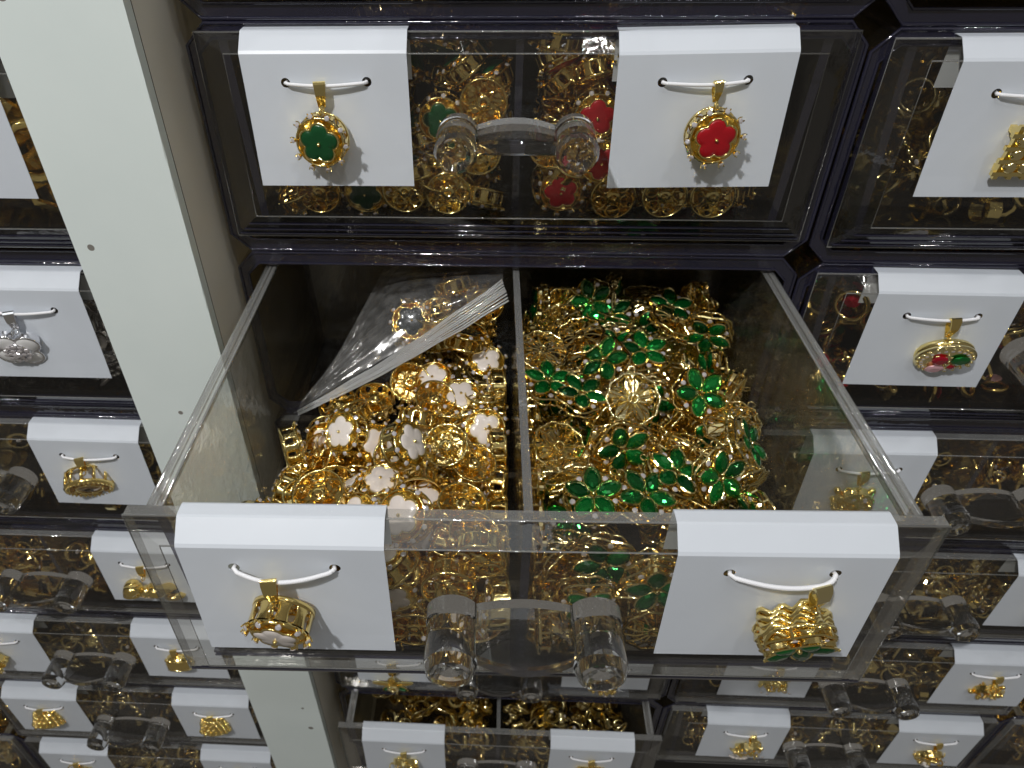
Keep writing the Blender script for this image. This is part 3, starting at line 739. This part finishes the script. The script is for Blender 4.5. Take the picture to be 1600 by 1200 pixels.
make_card('R', 3, -4.6, 'white card half hidden behind the right side of the open drawer', 'c31', 'gold pendant behind the clear right side of the open drawer', dx=-0.2)
make_card('R', 4, 5.6, 'white card cut by the right edge, level with the open drawer front', 'round', 'round gold pendant cut by the right photo edge', dx=0.3)
make_card('R', 5, -4.7, 'white card just under the right corner of the open drawer', 'c12', 'bumpy gold cluster pendant just under the open drawer corner', dx=0.3, tilt=25)
make_card('R', 5, 5.7, 'white card at the right edge, right of the lower handle', 'c13', 'flat gold cluster pendant on the right edge card', dx=0.1, tilt=25)
make_card('R', 6, -4.5, 'white card at the bottom with the daisy pendant', 'c14d', 'gold cluster pendant with a white daisy', dx=0.35, tilt=20)
make_card('R', 6, 5.5, 'white card in the bottom right corner', 'c15p', 'gold cluster pendant with a pearl in the bottom right corner', dx=0.1, tilt=20)
make_card('L', 1, 4.7, 'white card at the left edge with its corner showing above the silver flower card', 'c16', 'gold pendant outside the left edge', dx=-0.2)
make_card('L', 2, 4.75, 'white card with the silver flower pendant', 'silver', 'silver flower pendant with white petals and crystal centre', dx=-0.35, tilt=18, yaw=12, roll=10, bail='silver')
make_card('L', 3, 4.7, 'white card with the round black star pendant', 'round', 'round gold drum pendant with a black star centre', dx=-0.3, tilt=28, yaw=14)
make_card('L', 4, 4.9, 'white card with the knotted gold pendant behind the open drawer corner', 'knot', 'knotted gold pendant with two black stones', dx=-0.1, tilt=28)
make_card('L', 5, 4.6, 'white card with the gold ball pendant', 'ball', 'gold ball pendant with one black stone', dx=-0.1, tilt=40)
make_card('L', 5, -4.75, 'white card without visible pendant at the left edge, level with the gold ball pendant', 'c17', 'gold cluster pendant beyond the left edge', dx=-0.6)
make_card('L', 6, 4.9, 'white card with a nugget pendant next to the post', 'nugget', 'gold nugget drum pendant on the card next to the post', tilt=45, dx=-0.1)
make_card('L', 6, -4.9, 'white card with a nugget pendant at the left edge', 'nugget', 'gold nugget drum pendant on the card at the left edge', tilt=45, dx=-0.1)
make_card('L', 7, 4.9, 'white card cut by the bottom edge next to the post', 'c18', 'gold pendant at the bottom edge next to the post', tilt=30)
make_card('L', 7, -5.3, 'white card cut by the bottom edge near the left corner', 'c19', 'gold pendant at the bottom edge near the left corner', tilt=30)
make_card('M', 5, -5.1, 'white card below the open drawer with the green leaf pendant', 'leaf', 'spiky gold flower pendant with two green leaves', tilt=12, dx=-0.35, bs=1.3, hz=-2.3)
make_card('M', 5, 5.3, 'white card right below the open drawer with the pearl pendant', 'c20p', 'dark gold cluster pendant with one pearl', tilt=35, dx=0.0, bs=1.3, hz=-2.2)
make_card('M', 6, -5.0, 'white card on the slightly open bottom drawer, left of its handle', 'c21', 'gold cluster pendant left of the bottom handle', tilt=30)
make_card('M', 6, 4.9, 'white card on the slightly open bottom drawer, right of its handle', 'c22', 'gold cluster pendant right of the bottom handle', tilt=30)

# ---------------------------------------------------------------- charms in the open drawer
class Heap:
    def __init__(s, x0, x1, y0, y1, z0, floor=None):
        s.g = 0.2; s.x0, s.y0 = x0, y0; s.nx = int((x1-x0)/s.g)+1; s.ny = int((y1-y0)/s.g)+1
        s.h = [[(floor(x0+i*s.g, y0+j*s.g) if floor else z0) for j in range(s.ny)] for i in range(s.nx)]
    def cells(s, x, y, r):
        k = int(r/s.g)+1; ci = int(round((x-s.x0)/s.g)); cj = int(round((y-s.y0)/s.g))
        return [(i, j) for i in range(max(0, ci-k), min(s.nx, ci+k+1)) for j in range(max(0, cj-k), min(s.ny, cj+k+1)) if ((i-ci)**2+(j-cj)**2)*s.g*s.g <= r*r]
    def drop(s, x, y, r, half, soft=0.75):
        cs = s.cells(x, y, r)
        if not cs: return None
        hs = sorted(s.h[i][j] for i, j in cs); base = hs[min(len(hs)-1, int(len(hs)*soft))]
        z = base + half
        for i, j in cs: s.h[i][j] = max(s.h[i][j], base + half*1.7)
        return z
def pick(rnd, w=(0.05, 0.48, 0.20, 0.27)): return rnd.choices(['up', 'down', 'edge', 'tilt'], w)[0]
def orient(rnd, kind, lie=None):
    if lie is None: lie = pick(rnd)
    spin = Rot('Z', rnd.uniform(0, 360))
    if lie == 'up': return Rot('X', rnd.uniform(-22, 22)) @ Rot('Y', rnd.uniform(-22, 22)) @ spin, 0.30, 0.55
    if lie == 'down': return Rot('X', 180+rnd.uniform(-28, 28)) @ Rot('Y', rnd.uniform(-25, 25)) @ spin, 0.30, 0.55
    if lie == 'edge': return Rot('Z', rnd.uniform(0, 360)) @ Rot('X', rnd.choice((-1, 1))*rnd.uniform(70, 100)) @ spin, 0.58, 0.40
    return Rot('Z', rnd.uniform(0, 360)) @ Rot('X', rnd.choice((-1, 1))*rnd.uniform(32, 62)) @ spin, 0.45, 0.5
count = {}
def where(side, x, y, lie):
    pose = {'up': 'face up', 'down': 'back side up', 'edge': 'standing on edge', 'tilt': 'leaning'}[lie]
    d = 'front' if y < 4 else ('middle' if y < 7.2 else 'back')
    ax = abs(x); l = 'the divider' if ax < 2.4 else ('the side wall' if ax > 5 else 'the centre line')
    what = 'white flower gold charm' if side == 'left' else 'green petal gold charm'
    return '%s %s, %s of the %s heap, near %s' % (what, pose, d, side, l)
def charm(kind, Mx, label, group):
    nm = 'petal_charm' if kind == 'petal' else 'flower_charm'
    e = empty(nm, label, 'charm', Mx, group)
    if kind == 'petal': petal_parts(e)
    else: drum_parts(kind, e)
    return e
D2 = OPEN
FRONT = [('white', -2.66, -4.55, 1, 20, 'gold charm back pressed on the open drawer front beside the left knob'), ('white', -3.15, -3.3, 0, 30, 'white flower charm pressed on the open drawer front beside the left card'),
 ('white', -1.75, -2.9, 1, 50, 'gold charm back seen through the open drawer front above the left knob'), ('white', -0.95, -4.2, 1, 0, 'gold charm back seen through the handle bridge left of the divider'),
 ('petal', 3.15, -3.0, 0, 8, 'green petal charm pressed on the open drawer front beside the right card'), ('petal', 1.6, -3.7, 0, 40, 'green petal charm seen through the open drawer front above the right knob'),
 ('petal', 3.3, -4.5, 1, 0, 'spoked gold back pressed on the open drawer front below the green petals'), ('petal', 0.9, -4.5, 1, 20, 'spoked gold back seen through the handle bridge right of the divider')]
WL = 'gold charm with a white flower face, loose in the heap left of the open drawer divider'
GL = 'gold charm with green petal stones, loose in the heap right of the open drawer divider'
BL = 'gold flower charm wrapped inside the clear zip bag'
rnd = random.Random(11)
def wall_clamp(v, lo, hi): return max(lo, min(hi, v))
# left compartment: thin at the left wall, deeper towards the divider
def surf_left(x, y): return -4.6 + 1.0*min(1, (x+7.4)/4) + 0.3*max(0, (y-6.15)/6)
H = Heap(-7.3, -0.2, 0.4, 12.5, -5.25)
def fillL(n, ymax):
    for _ in range(n):
        x = rnd.uniform(-6.9, -0.85); y = rnd.uniform(1.0, ymax) if rnd.random() < 0.75 else rnd.uniform(0.85, 1.3)
        i, j = int((x+7.3)/0.2), int((y-0.4)/0.2)
        lim = surf_left(x, y) - (0.35 if y < 1.4 else 0.75)
        if any((x-h[0])**2 + (y-h[1]-10.147)**2 < 0.55 for h in HL): lim -= 0.9
        if H.h[i][j] > lim or (y > 6.7 + 0.3175*(x+7.1) and (x < -2.2 or y > 8.6)): continue
        lie = pick(rnd); Q, half, r = orient(rnd, 'white', lie); z = H.drop(x, y, r, half)
        charm('white', D2 @ Tr(x, y, z) @ Q, where('left', x, y, lie), 'white flower charms in the open drawer')
HL = [  # prominent charms: x, y (from the wall), lie, spin, tilt x, tilt y, label
 (-3.89, -5.57, 'up', 20, 6, -4, 'white flower charm lying face up beside the left card top, left of two'),
 (-2.68, -6.31, 'up', 60, 8, 4, 'white flower charm lying face up close to the front wall, right of two'),
 (-1.30, -4.94, 'down', 0, 14, 12, 'gold charm lying back side up close to the divider near the front'),
 (-2.15, -4.27, 'up', 35, -10, 20, 'white flower charm half under the gold back-side-up charm'),
 (-5.98, -3.87, 'down', 0, 30, -35, 'gold charm tilted on edge showing its open back near the left wall'),
 (-3.55, -4.60, 'down', 30, 24, -8, 'gold charm showing its petal back in the middle of the left heap'),
 (-4.60, -1.82, 'down', 10, 10, 8, 'gold charm back side up beside the zip bag tip'),
 (-5.74, -1.82, 'down', 50, 12, -10, 'pale gold charm back side up under the zip bag tip'),
 (-0.95, -0.05, 'up', 15, 24, 6, 'white flower charm face up against the divider, farthest back'),
 (-2.67, -1.02, 'up', 0, 26, -8, 'white flower charm face up just right of the bag strip'),
 (-1.75, -1.87, 'up', 44, 20, 4, 'white flower charm face up in the middle near the divider'),
 (-0.95, -2.01, 'edge2', 0, 0, 0, 'gold drum charm upside down against the divider'),
 (-0.95, -3.30, 'up', 28, 46, 4, 'white flower charm half sunk beside the divider'),
 (-3.48, -1.17, 'down', 0, 38, 10, 'gold charm standing tilted beside the middle of the bag strip'),
 (-3.04, -2.84, 'tilt', 0, -48, 10, 'gold drum charm on its side in the middle of the left heap'),
 (-4.77, -5.70, 'up', 10, -20, -40, 'gold charm with its face turned left beside the left card top')]
fillL(700, 9.6)
def against_divider(kind, x, ys, surf, side, T90):
    for y in ys:                                     # charms standing flat against the divider wall
        z = surf(x, y) - rnd.uniform(0.1, 0.7)
        charm(kind, D2 @ Tr(x, y + rnd.uniform(-.2, .2), z) @ Rot('Z', rnd.uniform(-9, 9)) @ Rot('Y', T90) @ Rot('Z', rnd.uniform(0, 360)), '%s charm standing flat against the divider, %s' % ('white flower gold' if kind == 'white' else 'green petal gold', 'left of it' if side == 'left' else 'right of it'), 'white flower charms in the open drawer' if kind == 'white' else 'green petal charms in the open drawer')
against_divider('white', -0.60, [0.95, 2.4, 3.6, 4.9, 6.2, 7.5, 9.0], surf_left, 'left', -90)
for x, y, lie, spin, tx, ty, lab in HL:
    y += 10.147
    base = {'up': Matrix(), 'down': Rot('X', 180), 'edge2': Rot('X', 168), 'tilt': Matrix()}[lie]
    z = surf_left(x, y) - 0.05
    charm('white', D2 @ Tr(x, y, z+0.05) @ Rot('X', tx) @ Rot('Y', ty) @ base @ Rot('Z', spin), lab, 'white flower charms in the open drawer')
# right compartment: deeper, rising to the back
def surf_right(x, y): return -3.5 + 0.17*(y-3.75)
H = Heap(0.1, 7.5, 0.4, 14.0, -5.25)
HR = [(3.38, 1.24, 12, 24, -14, 'green petal charm face up near the back wall, left of two'), (5.49, 1.65, 0, 16, 6, 'green petal charm face up near the back wall, right of two'),
 (4.12, -1.03, 8, 14, 0, 'green petal charm face up in the centre of the right heap'), (1.0, -2.35, 4, 10, 8, 'green petal charm face up against the divider'),
 (1.98, -2.86, 30, 4, 8, 'green petal charm face up beside the one against the divider'), (5.58, -2.77, 22, 38, 4, 'green petal charm tilted back at the right middle of the heap'),
 (3.49, -3.05, 180, 40, 0, 'gold lattice charm showing its spoked back in the heap centre'), (0.85, -1.15, 181, 18, 6, 'pale gold spoked back of a charm beside the divider'),
 (2.14, -0.47, 182, 12, -16, 'gold spoked back of a charm left of the centre'), (6.55, -4.68, 40, 20, 48, 'green petal charm turned to the right wall'),
 (5.54, -5.79, 10, 60, 20, 'green petal charm on edge left of the right card'), (2.01, -6.47, 0, 18, -4, 'green petal charm face up at the front wall, left of three'),
 (3.41, -6.45, 36, 14, 6, 'green petal charm face up at the front wall, middle of three'), (4.33, -5.7, 60, 10, 14, 'green petal charm face up behind the front wall, right of three'),
 (2.99, -4.85, 20, 74, 10, 'green petal charm standing on edge in the dark gap'), (2.83, -1.42, 50, 30, -24, 'green petal charm half buried left of the centre charm')]
def fillR(n, y0, ymax):
    for _ in range(n):
        q = rnd.random(); x = rnd.uniform(0.9, 6.7) if q < 0.85 else rnd.uniform(6.3, 6.7); y = rnd.uniform(y0, ymax) if rnd.random() < 0.75 else rnd.uniform(0.9, 1.4)
        i, j = int((x-0.1)/0.2), int((y-0.4)/0.2)
        lim = surf_right(x, y) - (0.45 if y < 1.5 or (x > 6.0 and y < 8) else 0.80)
        if any((x-h[0])**2 + (y-h[1]-10.147)**2 < 0.9 for h in HR): lim -= 0.95
        if H.h[i][j] > lim: continue
        lie = pick(rnd, (0.0, 0.44, 0.46, 0.10)); Q, half, r = orient(rnd, 'petal', lie)
        z = H.drop(x, y, r+0.1, half*0.95)
        if z > surf_right(x, y) + 0.12: continue        # keep the heap level
        charm('petal', D2 @ Tr(x, y, z) @ Q, where('right', x, y, lie), 'green petal charms in the open drawer')
fillR(1100, 1.25, 13.0)
against_divider('petal', 0.52, [1.1, 2.7, 4.3, 6.0, 7.6, 9.2, 10.9], surf_right, 'right', 90)
for x, y, spin, tx, ty, lab in HR:
    y += 10.147; y = max(y, 1.35)
    z = surf_right(x, y) + (0.32 if y < 10 else -0.15)
    base = Rot('X', 180) if spin >= 180 else Matrix()
    charm('petal', D2 @ Tr(x, y, z+0.06) @ Rot('X', tx) @ Rot('Y', ty) @ base @ Rot('Z', spin), lab, 'green petal charms in the open drawer')

def pressed(kind, D, x, z, back, spin, label, group, y=0.66):
    return charm(kind, D @ Tr(x, y, z) @ Rot('X', 90 if not back else -90) @ Rot('Z', spin), label, group)
for kind, x, z, back, spin, lab in FRONT:
    pressed(kind, D2, x, z, back, spin, lab, ('white flower' if kind == 'white' else 'green petal') + ' charms in the open drawer')

# ---------------------------------------------------------------- zip bag in the left compartment
bag = empty('zip_bag', 'clear zip bag with a white strip lying on the gold charms in the open drawer', 'plastic bag', D2)
def bag_grid(bulge, sign):
    # corners in drawer coordinates: tip, strip end by the divider, back corners
    tip = Vector((-7.05, 8.0, -3.95)); A = Vector((-0.38, 10.15, -0.62)); Br = Vector((-0.5, 13.2, -0.75)); Bl = Vector((-4.3, 13.4, -0.9)); tip2 = Vector((-6.6, 8.7, -3.75))
    n = 44; vs = []; fs = []
    for i in range(n+1):
        u = i/n
        for j in range(n+1):
            v = j/n
            p = tip.lerp(A, u).lerp(tip2.lerp(Bl, u/0.62) if u < 0.62 else Bl.lerp(Br, (u-0.62)/0.38), v)
            k = sin(pi*min(1, u*1.0)*0.9)*sin(pi*v)
            nz = noise.noise(Vector((u*2.6+5, v*5.0, sign*2.0)))*0.20 + (0.5-abs(noise.noise(Vector((u*5+v*3, v*9, 1+sign)))))*0.20 + noise.noise(Vector((u*14, v*22, 3)))*0.035
            q = p + Vector((0, 0, sign*bulge*k + nz*min(1, 4*v*(1-v)+0.15)*(0.4+0.6*u) + (0.35*sin(pi*min(1, 0.15+v)) if sign > 0 else 0)))
            vs.append(q)
    for i in range(n):
        for j in range(n): a = i*(n+1)+j; fs.append((a, a+1, a+n+2, a+n+1))
    return vs, fs
b = MB()
for s, bu in ((1, 0.30), (-1, 0.55)):
    vs, fs = bag_grid(bu, s); b.add(vs, fs, 'bag_film', True)
b.obj('film', bag)
b = MB(); tip = Vector((-7.1, 7.98, -3.93)); A = Vector((-0.36, 10.12, -0.60)); n = 24
for k in range(9):
    off = Vector((0.02, -0.058, -0.04))*(k-3)
    pts = []
    for i in range(n+1):
        u = i/n; p = tip.lerp(A, u) + off*(0.25+1.0*u) + Vector((0, 0, 0.18*u-0.2*sin(pi*u)))
        pts.append(p + Vector((0, 0.05*noise.noise(Vector((u*7, k*0.4, 0))), 0.05*noise.noise(Vector((u*6, k*0.3, 4))))))
    b.tube(pts, 0.05, 5, 'zip_plastic', False, None, [0.018+(0.026 if k in (1, 4) else 0.016)*i/n for i in range(n+1)])
b.obj('zip_strip', bag)
rnd = random.Random(23)
HB = Heap(-7.3, -0.2, 0.4, 14, -4.3)
for i in range(60):
    x = rnd.uniform(-3.7, -1.0); y = rnd.uniform(10.2, 12.6)
    lim = -3.15 + 0.25*(y-10)
    ii, jj = int((x+7.3)/0.2), int((y-0.4)/0.2)
    if HB.h[ii][jj] > lim or (x < -3.6 and y < 11): continue
    Q, half, r = orient(rnd, 'black'); z = HB.drop(x, y, r, half)
    charm('black', D2 @ Tr(x, y, z) @ Q, BL + (', nearer the divider' if x > -2.2 else ', nearer the side wall'), 'charms inside the zip bag')
charm('black', D2 @ Tr(-3.3, 10.4, -2.35) @ Rot('X', 25) @ Rot('Z', 20), 'black flower charm seen through the film of the zip bag', 'charms inside the zip bag')

# ---------------------------------------------------------------- charms in the drawer above (green left, red right)
D1 = drawer_matrix('M', 1)
for x0, x1, colr, lab in ((-6.9, -0.75, 'green', 'gold charm with a green flower in the closed drawer behind the green flower card'), (0.9, 6.9, 'red', 'gold charm with a red flower in the closed drawer behind the red flower card')):
    H = Heap(x0-0.5, x1+0.5, 0.4, 6, -5.25)
    for _ in range(700):
        x = rnd.uniform(x0, x1); y = rnd.uniform(0.9, 2.4)
        i, j = int((x-x0+0.5)/0.2), int((y-0.4)/0.2)
        if H.h[i][j] > -2.1 + 0.3*(y-1): continue
        Q, half, r = orient(rnd, colr); z = H.drop(x, y, r, half)
        charm(colr, D1 @ Tr(x, y, z) @ Q, lab, colr+' flower charms in the drawer above the open one')

for kind, x, z, back, spin, lab in (('green', -2.15, -2.4, 0, 10, 'green flower charm pressed against the drawer front above the left knob'), ('green', -4.51, -4.6, 0, 40, 'green flower charm showing below the green flower card'),
        ('green', -2.0, -4.55, 1, 0, 'gold charm showing its back below the left knob'), ('green', -3.3, -4.5, 1, 40, 'gold charm back beside the green flower below the card'), ('green', -5.9, -4.55, 1, 20, 'gold charm back below the left end of the green flower card'),
        ('green', -1.1, -3.3, 1, 10, 'gold charm back left of the divider under the handle bridge'), ('green', -0.95, -1.9, 1, 55, 'gold charm back left of the divider above the handle bridge'),
        ('red', 2.2, -2.3, 0, 0, 'red flower charm beside the red flower card, above the right knob'), ('red', 2.45, -3.6, 0, 30, 'red flower charm half behind the red flower card'), ('red', 1.35, -4.5, 0, 12, 'red flower charm below the right knob'),
        ('red', 2.9, -4.65, 1, 15, 'gold charm back below the left corner of the red flower card'), ('red', 4.4, -4.6, 1, 60, 'gold charm back below the middle of the red flower card'), ('red', 5.8, -4.6, 1, 33, 'gold charm back below the right end of the red flower card'), ('red', 1.0, -3.1, 1, 5, 'gold charm back right of the divider under the handle bridge')):
    pressed(kind, D1, x, z, back, spin, lab, kind+' flower charms in the drawer above the open one', 0.62)
# ---------------------------------------------------------------- heaps in the other drawers: too tangled to count
def heap_mesh(seed, big=1.0, gems=(), gold=('gold', 'gold_pale'), n=520, zmax=2.5, dark=False):
    b = MB(); rr = random.Random(seed); Hh = Heap(-3.6, 3.6, 0.3, 7.5, 0.0)
    for _ in range(n):
        x = rr.uniform(-3.1, 3.1); y = rr.uniform(0.8, 6.5) if rr.random() < 0.75 else rr.uniform(0.55, 1.2)
        i, j = int((x+3.6)/0.2), int((y-0.3)/0.2)
        if Hh.h[i][j] > zmax*(0.75 + 0.06*y): continue
        half = rr.uniform(0.2, 0.4)*big; z = Hh.drop(x, y, 0.45*big, half)
        T = Tr(x, y, z) @ Euler((rr.uniform(0, 6), rr.uniform(0, 6), rr.uniform(0, 6))).to_matrix().to_4x4()
        g = rr.choice(gold); k = rr.random()
        if k < 0.35: b.torus(rr.uniform(0.3, 0.5)*big, rr.uniform(0.05, 0.11)*big, 14, 5, g, T)
        elif k < 0.55:
            b.lathe([(0.35*big, -0.2*big), (0.45*big, -0.2*big), (0.45*big, 0.2*big), (0.35*big, 0.22*big)], 12, g, False, T, True)
        elif k < 0.72:
            for q in range(7): b.sphere((0.3*cos(q)*big, 0.3*sin(q)*big, 0), 0.12*big, g, 6, 4, T)
        elif k < 0.86: b.tube([(0.5*cos(t)*big, 0.3*sin(2*t)*big, 0.1*t) for t in [q*0.5 for q in range(12)]], 0.07*big, 4, g, False, T)
        else: b.prism(flower(0.25*big, 0.2*big, 20), -0.1, 0.1, g, 0.04, T)
        if gems and rr.random() < 0.6: b.gem(rr.uniform(0.2, 0.32), rr.choice(gems), 8, T @ Tr(0.1, 0.1, 0.25))
        elif rr.random() < 0.25: b.gem(0.1, 'crystal', 6, T @ Tr(0, 0, 0.2))
    return b.mesh('jewellery_heap')
heaps = [heap_mesh(1), heap_mesh(2, 0.8), heap_mesh(3, 1.15)]
heap_big = heap_mesh(4, 1.9, (), ('gold',), 120, 3.3)
heap_gem = heap_mesh(5, 1.0, ('red_gem', 'green_gem', 'pink_gem', 'red_enamel'), ('gold', 'gold_pale'), 420, 2.8)
heap_silver = heap_mesh(6, 0.9, ('crystal',), ('silver',), 300, 2.2)
k = 0
for (col, row), s in NAMES.items():
    if (col, row) in (('M', 1), ('M', 2)): continue
    for sx in (-1, 1):
        me = heaps[k % 3]; k += 1; what = 'gold'
        if (col, row) == ('L', 1): me = heap_big; what = 'chunky gold'
        if (col, row) == ('R', 2): me = heap_gem; what = 'gem set gold'
        if (col, row) == ('L', 2): me = heap_silver; what = 'silver'
        o = link('jewellery_heap', me); o.matrix_world = drawer_matrix(col, row) @ Tr(sx*3.75, 0, -5.2) @ (Matrix.Diagonal((-1, 1, 1, 1)) if sx < 0 else Matrix())
        side = 'left' if sx < 0 else 'right'
        words = s.split()[:10]
        while words[-1].strip(',') in ('a', 'the', 'and', 'with', 'of', 'its', 'two', 'at'): words.pop()
        tag(o, '%s heap, %s half, drawer %s' % (what, side, ' '.join(words).rstrip(',')), None, None, 'stuff')
